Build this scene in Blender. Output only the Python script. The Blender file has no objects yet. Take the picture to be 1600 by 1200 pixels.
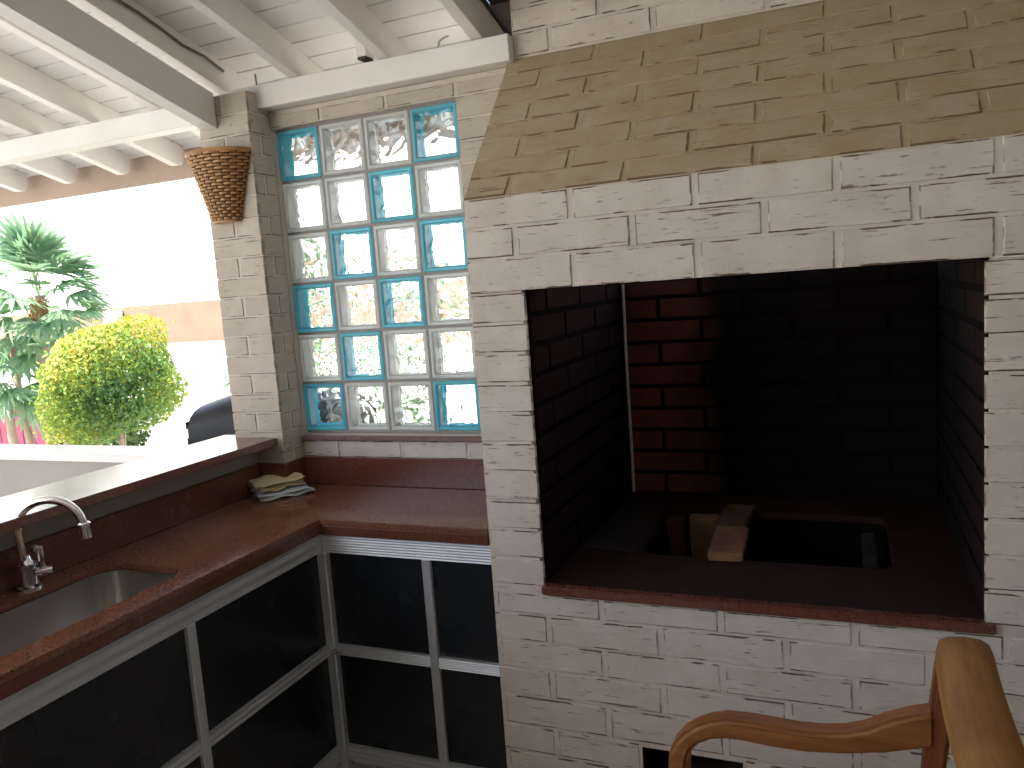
import bpy, bmesh, math, random
from mathutils import Vector, Matrix, Euler
from mathutils.geometry import tessellate_polygon
random.seed(7)
scene = bpy.context.scene
COL = scene.collection
PI = math.pi
FLOOR = -1.12      # the origin is the lower left corner of the glass-block window, metres

# ------------------------------------------------------------------ camera
yaw, pitch, roll = 0.4017, -0.1224, -0.0728
fw = Vector((-math.sin(yaw)*math.cos(pitch), math.cos(yaw)*math.cos(pitch), math.sin(pitch)))
r0 = Vector((math.cos(yaw), math.sin(yaw), 0)); u0 = r0.cross(fw)
rt = r0*math.cos(roll) + u0*math.sin(roll); up = u0*math.cos(roll) - r0*math.sin(roll)
cam = bpy.data.cameras.new('camera'); camo = bpy.data.objects.new('camera', cam); COL.objects.link(camo)
camo.matrix_world = Matrix(((rt.x, up.x, -fw.x, 2.048), (rt.y, up.y, -fw.y, -2.6391), (rt.z, up.z, -fw.z, 0.5261), (0, 0, 0, 1)))
cam.sensor_width = 36; cam.lens = 1241.07/1600*36; cam.clip_start = .05; cam.clip_end = 500
scene.camera = camo

# ------------------------------------------------------------------ light
SUN = Vector((-.42, -.38, .80)).normalized()
world = bpy.data.worlds.new('World'); scene.world = world; world.use_nodes = True
nt = world.node_tree; bg = nt.nodes['Background']
sky = nt.nodes.new('ShaderNodeTexSky'); sky.sky_type = 'NISHITA'; sky.sun_disc = False
sky.sun_elevation = math.asin(SUN.z); sky.sun_rotation = math.atan2(SUN.x, SUN.y)
sky.air_density = 1.0; sky.dust_density = 2.5
nt.links.new(sky.outputs[0], bg.inputs[0]); bg.inputs[1].default_value = 0.15
sl = bpy.data.lights.new('sun', 'SUN'); sl.energy = 5.0; sl.angle = math.radians(.5); sl.color = (1, .95, .87)
so = bpy.data.objects.new('sun', sl); COL.objects.link(so); so.rotation_euler = SUN.to_track_quat('Z', 'Y').to_euler()
scene.view_settings.view_transform = 'Standard'; scene.view_settings.look = 'None'
scene.view_settings.gamma = 1; scene.view_settings.exposure = 1.95
scene.cycles.max_bounces = 14; scene.cycles.diffuse_bounces = 8; scene.cycles.transmission_bounces = 12; scene.cycles.glossy_bounces = 5
scene.cycles.use_denoising = True
scene.cycles.sample_clamp_indirect = 6

# ------------------------------------------------------------------ materials
class NT:
    def __init__(s, name):
        s.m = bpy.data.materials.new(name); s.m.use_nodes = True; s.t = s.m.node_tree
        s.b = s.t.nodes['Principled BSDF']; s.out = s.t.nodes['Material Output']
    def n(s, ty, **k):
        d = s.t.nodes.new(ty)
        for a, v in k.items():
            if hasattr(d, a): setattr(d, a, v)
            else: d.inputs[a].default_value = v
        return d
    def l(s, a, b): s.t.links.new(a, b)
    def obj(s, sc=(1, 1, 1), rnd=True):
        tc = s.n('ShaderNodeTexCoord'); mp = s.n('ShaderNodeMapping'); mp.inputs['Scale'].default_value = sc
        s.l(tc.outputs['Object'], mp.inputs[0])
        if rnd:
            oi = s.n('ShaderNodeObjectInfo'); m = s.n('ShaderNodeMath', operation='MULTIPLY'); m.inputs[1].default_value = 57
            s.l(oi.outputs['Random'], m.inputs[0]); s.l(m.outputs[0], mp.inputs['Location'])
        return mp.outputs[0]
    def noise(s, vec, scale, detail=3, rough=.55):
        d = s.n('ShaderNodeTexNoise'); d.inputs['Scale'].default_value = scale; d.inputs['Detail'].default_value = detail
        d.inputs['Roughness'].default_value = rough
        if vec is not None: s.l(vec, d.inputs['Vector'])
        return d.outputs['Fac']
    def ramp(s, f, *st):
        d = s.n('ShaderNodeValToRGB'); e = d.color_ramp.elements
        while len(e) < len(st): e.new(.5)
        for k, (p, c) in enumerate(st):
            e[k].position = p; e[k].color = (*c, 1) if isinstance(c, tuple) else (c, c, c, 1)
        s.l(f, d.inputs[0]); return d.outputs[0]
    def mix(s, f, a, b):
        d = s.n('ShaderNodeMix', data_type='RGBA')
        if isinstance(f, (int, float)): d.inputs[0].default_value = f
        else: s.l(f, d.inputs[0])
        for i, v in ((6, a), (7, b)):
            if isinstance(v, tuple): d.inputs[i].default_value = (*v, 1)
            else: s.l(v, d.inputs[i])
        return d.outputs[2]
    def math(s, op, a, b=0, c=0, clamp=False):
        d = s.n('ShaderNodeMath', operation=op); d.use_clamp = clamp
        for i, v in enumerate((a, b, c)):
            if isinstance(v, (int, float)): d.inputs[i].default_value = v
            else: s.l(v, d.inputs[i])
        return d.outputs[0]
    def bump(s, h, st=.5, dist=.002):
        d = s.n('ShaderNodeBump'); d.inputs['Strength'].default_value = st; d.inputs['Distance'].default_value = dist
        s.l(h, d.inputs['Height']); s.l(d.outputs[0], s.b.inputs['Normal']); return d
    def set(s, **k):
        for a, v in k.items():
            a = a.replace('_', ' ')
            if isinstance(v, tuple): v = (*v, 1) if len(v) == 3 else v
            s.b.inputs[a].default_value = v
    def col(s, c): s.l(c, s.b.inputs['Base Color'])

def painted_brick(name, white, dirt, amount=1.0, edge=True, dark=(.105, .052, .034)):
    """lime-white paint dragged over rough brick, the brick showing in thin horizontal cracks"""
    M = NT(name); v = M.obj((1, 1, 1)); st = M.obj((5, 5, 95)); st2 = M.obj((16, 16, 170)); lo = M.obj((1, 1, 1))
    crack = M.ramp(M.noise(st, 1.0, 4, .6), (.63, 0), (.67, 1))
    crack2 = M.ramp(M.noise(st2, 1.0, 3, .6), (.60, 0), (.65, 1))
    patch = M.ramp(M.noise(lo, 13, 3), (.44, 0), (.60, 1))
    patch2 = M.ramp(M.noise(lo, 21, 3), (.50, 0), (.62, 1))
    f = M.math('ADD', M.math('MULTIPLY', crack, patch), M.math('MULTIPLY', M.math('MULTIPLY', crack2, patch2), .8), clamp=True)
    f = M.math('MULTIPLY', f, .8*amount)
    if edge:
        tc = M.n('ShaderNodeTexCoord'); sp = M.n('ShaderNodeSeparateXYZ'); M.l(tc.outputs['Generated'], sp.inputs[0])
        wob = M.math('MULTIPLY', M.math('SUBTRACT', M.noise(M.obj((26, 26, 26)), 1, 2), .5), .08)
        gz = M.math('ADD', M.math('ABSOLUTE', M.math('SUBTRACT', sp.outputs['Z'], .5)), wob)
        gx = M.math('ABSOLUTE', M.math('SUBTRACT', sp.outputs['X'], .5))
        ez = M.ramp(gz, (.448, 0), (.464, 1)); ex = M.ramp(gx, (.484, 0), (.491, 1))
        on = M.ramp(M.noise(M.obj((9, 9, 40)), 1, 3, .5), (.50, 0), (.54, 1))
        on2 = M.ramp(M.noise(M.obj((60, 9, 22)), 1, 3, .5), (.49, 0), (.56, 1))
        e = M.math('MAXIMUM', M.math('MULTIPLY', ez, on), M.math('MULTIPLY', M.math('MULTIPLY', ex, on2), .7))
        f = M.math('MAXIMUM', f, M.math('MULTIPLY', e, .92*amount))
    tone = M.mix(M.ramp(M.noise(lo, 9, 4), (.35, 0), (.7, 1)), white, dirt)
    ri = M.n('ShaderNodeObjectInfo')
    tone = M.mix(M.math('MULTIPLY', ri.outputs['Random'], .28), tone, dirt)
    M.col(M.mix(f, tone, dark))
    h = M.math('ADD', M.math('MULTIPLY', M.noise(M.obj((7, 7, 110)), 1, 3), 1.0), M.math('MULTIPLY', M.noise(v, 140, 3), .45))
    h = M.math('SUBTRACT', h, M.math('MULTIPLY', f, .9)); M.bump(h, .5, .0016)
    M.set(Roughness=.75, Specular_IOR_Level=.2); return M.m
WHITE = (.66, .61, .55); WDIRT = (.56, .505, .445)
m_brick = painted_brick('white_painted_brick', WHITE, WDIRT)
m_brick_backlit = painted_brick('backlit_painted_brick', (.52, .47, .405), (.43, .385, .32), .75)  # white paint darkened in the colour, as the pillar and window wall are backlit
m_hood = painted_brick('smoke_yellowed_paint', (.43, .36, .27), (.38, .295, .18), .85, dark=(.13, .07, .038))
m_joint = painted_brick('painted_joint', (.66, .61, .55), (.54, .485, .425), .35, edge=False)
m_joint_hood = painted_brick('painted_joint_hood', (.46, .385, .28), (.39, .305, .185), .35, edge=False)

def red_brick():
    M = NT('sooty_red_brick'); v = M.obj((1, 1, 1))
    base = M.mix(M.noise(v, 30, 4), (.155, .052, .047), (.095, .037, .034))
    g = M.n('ShaderNodeNewGeometry'); sp = M.n('ShaderNodeSeparateXYZ'); M.l(g.outputs['Position'], sp.inputs[0])
    nz = M.n('ShaderNodeTexNoise'); nz.inputs['Scale'].default_value = 4; M.l(g.outputs['Position'], nz.inputs['Vector'])
    # the smoke stain above the charcoal pit: black beyond x = 1.75 on the rear wall
    s = M.math('ADD', sp.outputs['X'], M.math('MULTIPLY', M.math('SUBTRACT', nz.outputs['Fac'], .5), .35))
    soot = M.ramp(M.math('SUBTRACT', s, 1.0), (.36, 0), (.60, 1))
    # clean again on the right side wall towards the opening
    cl = M.ramp(M.math('MULTIPLY', M.math('SUBTRACT', .35, sp.outputs['Y']), M.math('GREATER_THAN', sp.outputs['X'], 2.33)), (.35, 0), (.8, .12))
    soot = M.math('SUBTRACT', soot, cl, clamp=True)
    top = M.ramp(sp.outputs['Z'], (.15, 0), (.6, .75)); soot = M.math('MAXIMUM', soot, top)
    # the left side wall is smoked all over, less so by the opening
    lf = M.math('MULTIPLY', M.math('LESS_THAN', sp.outputs['X'], 1.208), .86); soot = M.math('MAXIMUM', soot, lf)
    M.col(M.mix(soot, base, (.0125, .0115, .0115)))
    M.bump(M.noise(v, 90, 4), .5, .001); M.set(Roughness=.95, Specular_IOR_Level=0.0); return M.m
m_red = red_brick()
def simple(name, c, rough=.6, metal=0, bump=None, var=None, **k):
    M = NT(name); M.set(Base_Color=c, Roughness=rough, Metallic=metal)
    if var:
        v = M.obj((1, 1, 1)); M.col(M.mix(M.ramp(M.noise(v, var[1], 5), (.3, 0), (.7, 1)), c, var[0]))
    if bump: v = M.obj(bump[3] if len(bump) > 3 else (1, 1, 1)); M.bump(M.noise(v, bump[0], 4), bump[1], bump[2])
    M.set(**k); return M.m
m_soot_shade = simple('soot', (.007, .0065, .0065), .9, bump=(60, .5, .003), Specular_IOR_Level=0.0)  # soot of pit and flue, also the painted shade in the niche
m_jdark = simple('fire_mortar', (.012, .0095, .009), .9, bump=(120, .4, .002), Specular_IOR_Level=0.0)
def granite(name, a, b, c, rough, grain=(1, 1, 1)):
    M = NT(name); v = M.obj(grain, rnd=False)
    n1 = M.noise(v, 230, 3, .7); n2 = M.noise(v, 105, 3, .6); n3 = M.noise(v, 420, 2)
    cc = M.mix(M.ramp(n1, (.38, 0), (.62, 1)), a, b)
    cc = M.mix(M.ramp(n2, (.50, 0), (.64, .7)), cc, c)
    cc = M.mix(M.ramp(n3, (.60, 0), (.70, .8)), cc, (.02, .014, .014))
    M.col(cc); M.bump(n2, .06, .001); M.set(Roughness=rough, Specular_IOR_Level=.6)
    M.l(M.ramp(M.noise(v, 5, 4), (.3, rough*.85), (.75, rough*1.25)), M.b.inputs['Roughness']); return M.m
m_granite = granite('red_brown_granite', (.155, .066, .038), (.25, .112, .066), (.075, .032, .022), .12)
m_granite_edge = granite('red_brown_granite_edge', (.12, .040, .024), (.17, .060, .034), (.050, .020, .015), .24)
m_ledge = granite('ledge_granite', (.18, .085, .062), (.26, .13, .10), (.11, .05, .04), .17)
m_ledge.node_tree.nodes['Principled BSDF'].inputs['Specular IOR Level'].default_value = 1.0
m_sill_dark = granite('sooty_granite', (.024, .013, .009), (.040, .018, .011), (.012, .009, .008), .5)
m_sill_dark.node_tree.nodes['Principled BSDF'].inputs['Specular IOR Level'].default_value = .12
def white_paint(name, c, d, rough=.45):
    M = NT(name); v = M.obj((1, 1, 1)); 
    M.col(M.mix(M.ramp(M.noise(v, 3.1, 5), (.35, 0), (.75, 1)), c, d)); M.bump(M.noise(M.obj((3, 40, 40)), 1, 3), .12, .002)
    M.set(Roughness=rough); return M.m
m_board = white_paint('white_ceiling_board', (.85, .84, .82), (.79, .775, .75))
m_beam = white_paint('white_timber', (.82, .795, .765), (.73, .705, .67))
m_beamg = white_paint('grey_white_timber', (.72, .70, .675), (.64, .62, .59))
m_gap = simple('board_gap', (.12, .11, .10), .9)
m_fascia = white_paint('shaded_fascia', (.42, .33, .27), (.34, .27, .22))  # the pink beige holds the tone of shade on the fascia
m_plaster = simple('shaded_wall_paint', (.36, .335, .305), .7, bump=(60, .3, .002), var=((.32, .295, .265), 3))  # white wall paint, its shade put into the grey beige
m_house = simple('house_wall_paint', (.30, .265, .225), .7, bump=(60, .3, .002), var=((.27, .24, .20), 3))
m_wwall = simple('garden_white_paint', (.80, .79, .77), .7, bump=(40, .3, .003), var=((.74, .73, .71), 2))
m_cap = simple('white_stone_cap', (.74, .72, .70), .25, bump=(80, .1, .001))
m_band = simple('terracotta_band', (.27, .155, .108), .7, bump=(40, .3, .003), var=((.22, .122, .084), 4))
m_tile = simple('pale_floor_tile', (.50, .47, .43), .3, bump=(30, .1, .001), var=((.44, .41, .37), 5))
m_ground = simple('garden_concrete', (.62, .59, .54), .85, bump=(50, .4, .004), var=((.54, .51, .46), 3))
def alu():
    M = NT('brushed_aluminium'); v = M.obj((1, 1, 1))
    M.col(M.mix(M.noise(v, 6, 4), (.60, .64, .68), (.46, .50, .54)))
    M.set(Metallic=.45, Roughness=.42); M.bump(M.noise(M.obj((3, 3, 400)), 1, 2), .1, .0005); return M.m
m_alu = alu()
def blackp():
    M = NT('black_gloss_panel'); v = M.obj((1, 1, 1)); M.col(M.mix(M.noise(v, 5, 3), (.010, .013, .017), (.014, .018, .023)))
    M.l(M.ramp(M.noise(v, 3, 2), (.3, .24), (.7, .32)), M.b.inputs['Roughness']); M.set(Specular_IOR_Level=.4); return M.m
m_panel = blackp()
def steel():
    M = NT('brushed_steel'); M.set(Metallic=1, Roughness=.3, Base_Color=(.52, .50, .47))
    M.l(M.ramp(M.noise(M.obj((9, 9, 2)), 1, 3), (.3, .26), (.7, .40)), M.b.inputs['Roughness']); return M.m
m_steel = steel()
m_chrome = simple('chrome', (.78, .78, .80), .10, 1)
m_black = simple('black_enamel', (.010, .010, .012), .42, Specular_IOR_Level=.25)
m_rubber = simple('black_rubber', (.02, .02, .02), .6)
def wood(name, a, b, sc, rough=.38):
    M = NT(name); v = M.obj(sc); n = M.noise(v, 1, 5, .6); n2 = M.noise(M.obj((1, 1, 1)), 7, 3)
    c = M.mix(M.ramp(n, (.3, 0), (.7, 1)), a, b); c = M.mix(M.ramp(n2, (.45, 0), (.8, .5)), c, (b[0]*.6, b[1]*.5, b[2]*.5))
    M.col(c); M.bump(n, .15, .001); M.set(Roughness=rough); return M.m
m_wood = wood('varnished_pine', (.36, .15, .040), (.19, .062, .016), (4, 60, 60), .52)
m_wood_y = wood('varnished_pine_rail', (.34, .175, .045), (.22, .095, .024), (60, 4, 60), .6); m_wood_y.node_tree.nodes['Principled BSDF'].inputs['Specular IOR Level'].default_value = .25
m_wood_z = wood('varnished_pine_post', (.25, .090, .028), (.17, .050, .016), (45, 45, 5), .52)
m_fire = simple('yellow_fire_brick', (.24, .125, .055), .8, bump=(70, .5, .002), var=((.12, .055, .03), 14))
m_fire2 = simple('smoked_fire_brick', (.085, .038, .022), .8, bump=(70, .5, .002), var=((.07, .035, .022), 14))
m_slate = simple('dull_grey_surface', (.034, .029, .028), .7, bump=(40, .4, .002), var=((.022, .017, .016), 12), Specular_IOR_Level=.1)
m_cloth_y = simple('cream_cloth', (.66, .57, .38), .9, bump=(700, .5, .001), var=((.56, .48, .31), 12))
m_cloth_b = simple('pale_blue_cloth', (.50, .54, .57), .9, bump=(700, .5, .001), var=((.40, .46, .51), 18))
m_basket = simple('brown_wicker', (.46, .26, .095), .5, bump=(400, .4, .001), var=((.30, .15, .055), 22))
m_basket_d = simple('dark_wicker_stake', (.08, .03, .014), .6)
m_grout = simple('grey_cement_joint', (.30, .285, .27), .9, bump=(200, .4, .001))
m_cable = simple('grey_cable', (.16, .12, .10), .5)
m_wcable = simple('white_cable', (.5, .48, .46), .5)
m_darkboard = simple('dark_grey_board', (.10, .09, .095), .8, bump=(60, .3, .002))  # dark grey for the boards and sheet filling the gap by the chimney
m_underside = simple('dark_brown_underside', (.06, .035, .025), .8)

def glass(name, c, rough, wavy, tr=1.0):
    M = NT(name); M.set(Base_Color=c, Roughness=rough, IOR=1.45, Transmission_Weight=tr)
    if wavy:
        v = M.obj((1, 1, 1)); wn = M.n('ShaderNodeTexNoise'); wn.inputs['Scale'].default_value = 13; wn.inputs['Detail'].default_value = 0
        wn.inputs['Distortion'].default_value = 1.6; M.l(v, wn.inputs['Vector']); M.bump(wn.outputs['Fac'], 1.0, wavy)
    return M.m
m_gl = glass('clear_wavy_glass', (.95, .97, .96), 0.0, .010)
m_gl_c = glass('aqua_wavy_glass', (.90, .96, .97), 0.0, .010)
def shellglass(name, c, c2):
    M = NT(name); v = M.obj((1, 1, 1))
    M.set(Base_Color=c, Roughness=.12, IOR=1.45, Transmission_Weight=.30)
    tr = M.n('ShaderNodeBsdfTranslucent'); tr.inputs[0].default_value = (*c2, 1)
    mx = M.n('ShaderNodeMixShader'); mx.inputs[0].default_value = .55
    M.l(M.b.outputs[0], mx.inputs[1]); M.l(tr.outputs[0], mx.inputs[2]); M.l(mx.outputs[0], M.out.inputs[0])
    return M.m
m_sh = shellglass('clear_glass_shell', (.90, .93, .92), (.90, .93, .92))
m_sh_c = shellglass('aqua_glass_shell', (.30, .80, .90), (.27, .82, .95))
def leafm(name, a, b, c):
    M = NT(name); v = M.obj((1, 1, 1))
    at = M.n('ShaderNodeAttribute'); at.attribute_name = 'leaf_tone'
    cc = M.ramp(at.outputs['Fac'], (0, a), (.5, b), (1, c)); M.col(cc); M.set(Roughness=.55)
    tr = M.n('ShaderNodeBsdfTranslucent'); M.l(cc, tr.inputs[0]); mx = M.n('ShaderNodeMixShader'); mx.inputs[0].default_value = .35
    M.l(M.b.outputs[0], mx.inputs[1]); M.l(tr.outputs[0], mx.inputs[2]); M.l(mx.outputs[0], M.out.inputs[0]); return M.m
m_bush = leafm('golden_green_leaf', (.13, .27, .10), (.24, .38, .06), (.48, .42, .06))
m_palm = leafm('palm_leaf', (.13, .24, .15), (.21, .35, .20), (.31, .42, .20))
m_shrub = leafm('green_leaf', (.03, .07, .02), (.05, .11, .03), (.09, .15, .04))
m_trunk = simple('pale_trunk', (.40, .32, .27), .9, bump=(30, .8, .01, (1, 1, .2)), var=((.27, .20, .16), 9))
m_fibre = simple('palm_fibre', (.30, .17, .07), .9, bump=(60, .8, .01), var=((.18, .10, .04), 20))
m_magenta = simple('magenta_paint', (.15, .012, .045), .6, var=((.12, .010, .038), 3))

# ------------------------------------------------------------------ helpers
LOC = {}
def tag(o, label=None, cat=None, group=None, kind=None):
    for k, v in (('label', label), ('category', cat), ('group', group), ('kind', kind)):
        if v: o[k] = v
    return o
def thing(name, loc, label, cat, group=None):
    o = bpy.data.objects.new(name, None); COL.objects.link(o); o.location = loc; o.empty_display_size = .05
    LOC[o.name] = Vector(loc); return tag(o, label, cat, group)
def link(name, me, loc, mat, parent, rot=None):
    if mat is not None and not me.materials: me.materials.append(mat)
    o = bpy.data.objects.new(name, me); COL.objects.link(o); loc = Vector(loc); LOC[o.name] = loc
    if parent: o.parent = parent; o.location = loc - LOC[parent.name]
    else: o.location = loc
    if rot: o.rotation_euler = rot
    return o
def bm_obj(name, bm, mat, parent=None, loc=None, smooth=False, bevel=0, seg=1):
    if loc is None:
        c = Vector((0, 0, 0)); n = len(bm.verts)
        lo = Vector([min(v.co[i] for v in bm.verts) for i in range(3)]); hi = Vector([max(v.co[i] for v in bm.verts) for i in range(3)])
        loc = Vector(((lo.x+hi.x)/2, (lo.y+hi.y)/2, lo.z))
    loc = Vector(loc)
    bmesh.ops.recalc_face_normals(bm, faces=bm.faces)
    if bevel:
        es = [e for e in bm.edges if len(e.link_faces) == 2 and e.calc_face_angle(0) > .6]
        bmesh.ops.bevel(bm, geom=es, offset=bevel, segments=seg, affect='EDGES', clamp_overlap=True)
    for v in bm.verts: v.co -= loc
    me = bpy.data.meshes.new(name); bm.to_mesh(me); bm.free()
    if smooth:
        me.polygons.foreach_set('use_smooth', [True]*len(me.polygons))
        me.set_sharp_from_angle(angle=math.radians(40))
    return link(name, me, loc, mat, parent)
def add_box(bm, x0, x1, y0, y1, z0, z1, jit=0):
    vs = [bm.verts.new((x, y, z)) for x in (x0, x1) for y in (y0, y1) for z in (z0, z1)]
    for f in ((0, 1, 3, 2), (4, 6, 7, 5), (0, 4, 5, 1), (2, 3, 7, 6), (0, 2, 6, 4), (1, 5, 7, 3)): bm.faces.new([vs[i] for i in f])
    return vs
def box(name, b, mat, parent=None, bevel=0.002, **k):
    bm = bmesh.new(); add_box(bm, *b); return bm_obj(name, bm, mat, parent, bevel=bevel, **k)
def prism(bm, pts, a, b, axis):
    """closed polygon extruded along an axis; pts are the two other coordinates in xyz order"""
    def P(p, t):
        return {'x': (t, p[0], p[1]), 'y': (p[0], t, p[1]), 'z': (p[0], p[1], t)}[axis]
    A = [bm.verts.new(P(p, a)) for p in pts]; B = [bm.verts.new(P(p, b)) for p in pts]; n = len(pts)
    bm.faces.new(A); bm.faces.new(B[::-1])
    for i in range(n): bm.faces.new((A[i], A[(i+1) % n], B[(i+1) % n], B[i]))
def plate(bm, outer, holes, z0, z1):
    loops = [outer]+holes; tri = tessellate_polygon([[Vector((*p, 0)) for p in l] for l in loops]); flat = [p for l in loops for p in l]
    T = [bm.verts.new((*p, z1)) for p in flat]; B = [bm.verts.new((*p, z0)) for p in flat]
    for t in tri:
        try: bm.faces.new([T[i] for i in t]); bm.faces.new([B[i] for i in reversed(t)])
        except ValueError: pass
    k = 0
    for l in loops:
        n = len(l)
        for i in range(n): bm.faces.new((T[k+i], T[k+(i+1) % n], B[k+(i+1) % n], B[k+i]))
        k += n
def rrect(x0, x1, y0, y1, r, n=6):
    o = []
    for cx, cy, a in ((x1-r, y1-r, 0), (x0+r, y1-r, 90), (x0+r, y0+r, 180), (x1-r, y0+r, 270)):
        for i in range(n+1):
            t = math.radians(a+90*i/n); o.append((cx+r*math.cos(t), cy+r*math.sin(t)))
    return o
def tube(bm, pts, rad, n=10, cap=True):
    pts = [Vector(p) for p in pts]; rings = []; ref = None
    for i, p in enumerate(pts):
        d = (pts[min(i+1, len(pts)-1)]-pts[max(i-1, 0)]).normalized()
        if ref is None: ref = d.orthogonal().normalized()
        ref = (ref-d*ref.dot(d)).normalized(); s = d.cross(ref); r = rad[i] if isinstance(rad, (list, tuple)) else rad
        rings.append([bm.verts.new(p+(ref*math.cos(2*PI*k/n)+s*math.sin(2*PI*k/n))*r) for k in range(n)])
    for a, b in zip(rings, rings[1:]):
        for k in range(n): bm.faces.new((a[k], a[(k+1) % n], b[(k+1) % n], b[k]))
    if cap: bm.faces.new(rings[0][::-1]); bm.faces.new(rings[-1])
def lathe(bm, prof, c=(0, 0, 0), n=20):
    rings = [[bm.verts.new((c[0]+r*math.cos(2*PI*k/n), c[1]+r*math.sin(2*PI*k/n), c[2]+z)) for k in range(n)] for r, z in prof]
    for a, b in zip(rings, rings[1:]):
        for k in range(n): bm.faces.new((a[k], a[(k+1) % n], b[(k+1) % n], b[k]))
    bm.faces.new(rings[0][::-1]); bm.faces.new(rings[-1])

# bricks: a few uneven variants per size, meshes shared; front looks along -y
BR = {}
def brick_mesh(L, H, mat, jit=.0012, depth=.012):
    L = round(L, 3); H = round(H, 3); key = (L, H, mat.name, random.randrange(4))
    if key in BR: return BR[key]
    nx, nz = (3 if L > .12 else 2), 2
    bm = bmesh.new(); R = random.Random(hash((L, H, key[3])) & 0xffff)
    g = [[bm.verts.new((-L/2+L*i/nx + (R.uniform(-jit, jit)), R.uniform(-jit, jit), -H/2+H*j/nz+R.uniform(-jit, jit))) for j in range(nz+1)] for i in range(nx+1)]
    for i in range(nx+1):
        for j in range(nz+1):
            v = g[i][j].co
            if i in (0, nx): v.x -= math.copysign(.0022, v.x)
            if j in (0, nz): v.z -= math.copysign(.0022, v.z)
    for i in range(nx):
        for j in range(nz): bm.faces.new((g[i][j], g[i+1][j], g[i+1][j+1], g[i][j+1]))
    rim = [g[i][0] for i in range(nx+1)]+[g[nx][j] for j in range(1, nz+1)]+[g[i][nz] for i in range(nx-1, -1, -1)]+[g[0][j] for j in range(nz-1, 0, -1)]
    r2 = []; r3 = []
    for v in rim:
        x = math.copysign(L/2, v.co.x) if abs(v.co.x) > L/2-.006 else v.co.x
        z = math.copysign(H/2, v.co.z) if abs(v.co.z) > H/2-.006 else v.co.z
        r2.append(bm.verts.new((x, .0018, z))); r3.append(bm.verts.new((x, depth, z)))
    n = len(rim)
    for a, b in ((rim, r2), (r2, r3)):
        for k in range(n): bm.faces.new((a[k], b[k], b[(k+1) % n], a[(k+1) % n]))
    bmesh.ops.recalc_face_normals(bm, faces=bm.faces)
    # recalc on an open shell can flip: make the front face -y
    if sum(f.normal.y for f in bm.faces if abs(f.normal.y) > .9) > 0: bmesh.ops.reverse_faces(bm, faces=bm.faces)
    me = bpy.data.meshes.new('brick'); bm.to_mesh(me); bm.free()
    BR[key] = me; return me
def wall_bricks(parent, mat, rows, x0, x1, period, off, joint, place, skip=None, name='white_brick', hj=.009):
    """rows: list of (z0,z1,k); running bond; place(u, v) -> (location, rotation); skip(u0,u1,z0,z1) -> clipped list"""
    for (z0, z1, k) in rows:
        u = off+(period/2 if k % 2 else 0)
        while u > x0: u -= period
        while u < x1:
            a, b = max(u, x0), min(u+period, x1); u += period
            segs = [(a, b)]
            if skip: segs = skip(a, b, z0, z1)
            for a1, b1 in segs:
                ja = joint/2 if a1 > x0+1e-4 else 0; jb = joint/2 if b1 < x1-1e-4 else 0
                L = b1-a1-ja-jb; H = z1-z0-hj
                if L < .025 or H < .012: continue
                me = brick_mesh(L, H, mat); loc, rot = place((a1+ja+b1-jb)/2, (z0+z1)/2)
                rot = Euler((rot[0]+random.uniform(-.002, .002), rot[1]+random.uniform(-.003, .003), rot[2]+random.uniform(-.002, .002)))
                link(name, me, loc, mat, parent, rot)

# ------------------------------------------------------------------ the setting
def struct(name, b, mat):
    o = box(name, b, mat, None, bevel=0); o['kind'] = 'structure'; return o
struct('garden_ground', (-60, 40, -30, 60, FLOOR-.35, FLOOR-.12), m_ground)
struct('patio_floor', (-7.2, 3.6, -5.6, .62, FLOOR-.13, FLOOR), m_tile)

# garden wall with a terracotta band, far across the yard
GY = 4.6
gw = thing('garden_wall', (-4, GY, FLOOR-.12), 'white garden wall with a terracotta band across the yard', 'wall')
box('wall_face', (-14, 9, GY, GY+.2, FLOOR-.12, .15), m_wwall, gw, bevel=0)
box('colour_band', (-14, 9, GY-.012, GY+.2, .15, .615), m_band, gw, bevel=0)
box('upper_wall', (-14, 9, GY, GY+.2, .615, 2.9), m_wwall, gw, bevel=0)
box('wall_cap', (-14, 9, GY-.05, GY+.25, 2.9, 2.95), m_wwall, gw, bevel=.005)
sb = thing('meter_box', (-6.3, GY-.02, .5), 'small white box on the terracotta band of the garden wall', 'box')
box('cabinet', (-6.42, -6.14, GY-.075, GY-.013, .43, .58), m_wwall, sb, bevel=.006)
box('door', (-6.40, -6.16, GY-.083, GY-.0752, .445, .565), m_wwall, sb, bevel=.003)
gate = thing('garden_gate', (-6.6, 3.7, FLOOR-.12), 'magenta board fence panel behind the pale palm trunks', 'fence')
for k in range(7): box('board', (-7.6+k*.2, -7.41+k*.2, 3.7, 3.73, FLOOR-.1, -.27+random.uniform(-.01, .01)), m_magenta, gate, bevel=.004)
box('rail', (-7.6, -6.2, 3.731, 3.77, -.5, -.42), m_magenta, gate); box('rail', (-7.6, -6.2, 3.731, 3.77, -1.0, -.92), m_magenta, gate)

# rest of the house, unseen; the rear wall's length is set for the daylight
hw = thing('house_wall', (3.5, -2.5, FLOOR), 'unseen beige house walls closing the patio on the right and rear', 'wall')
box('wall_side', (3.4, 3.6, -5.6, .1, FLOOR, 2.6), m_house, hw, bevel=0)
box('unseen_wall_rear', (-.75, 3.39, -5.6, -5.4, FLOOR, 2.75), m_house, hw, bevel=0)
box('wall_return', (2.535, 3.39, -.04, .12, FLOOR, 1.44), m_house, hw, bevel=0)

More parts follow.
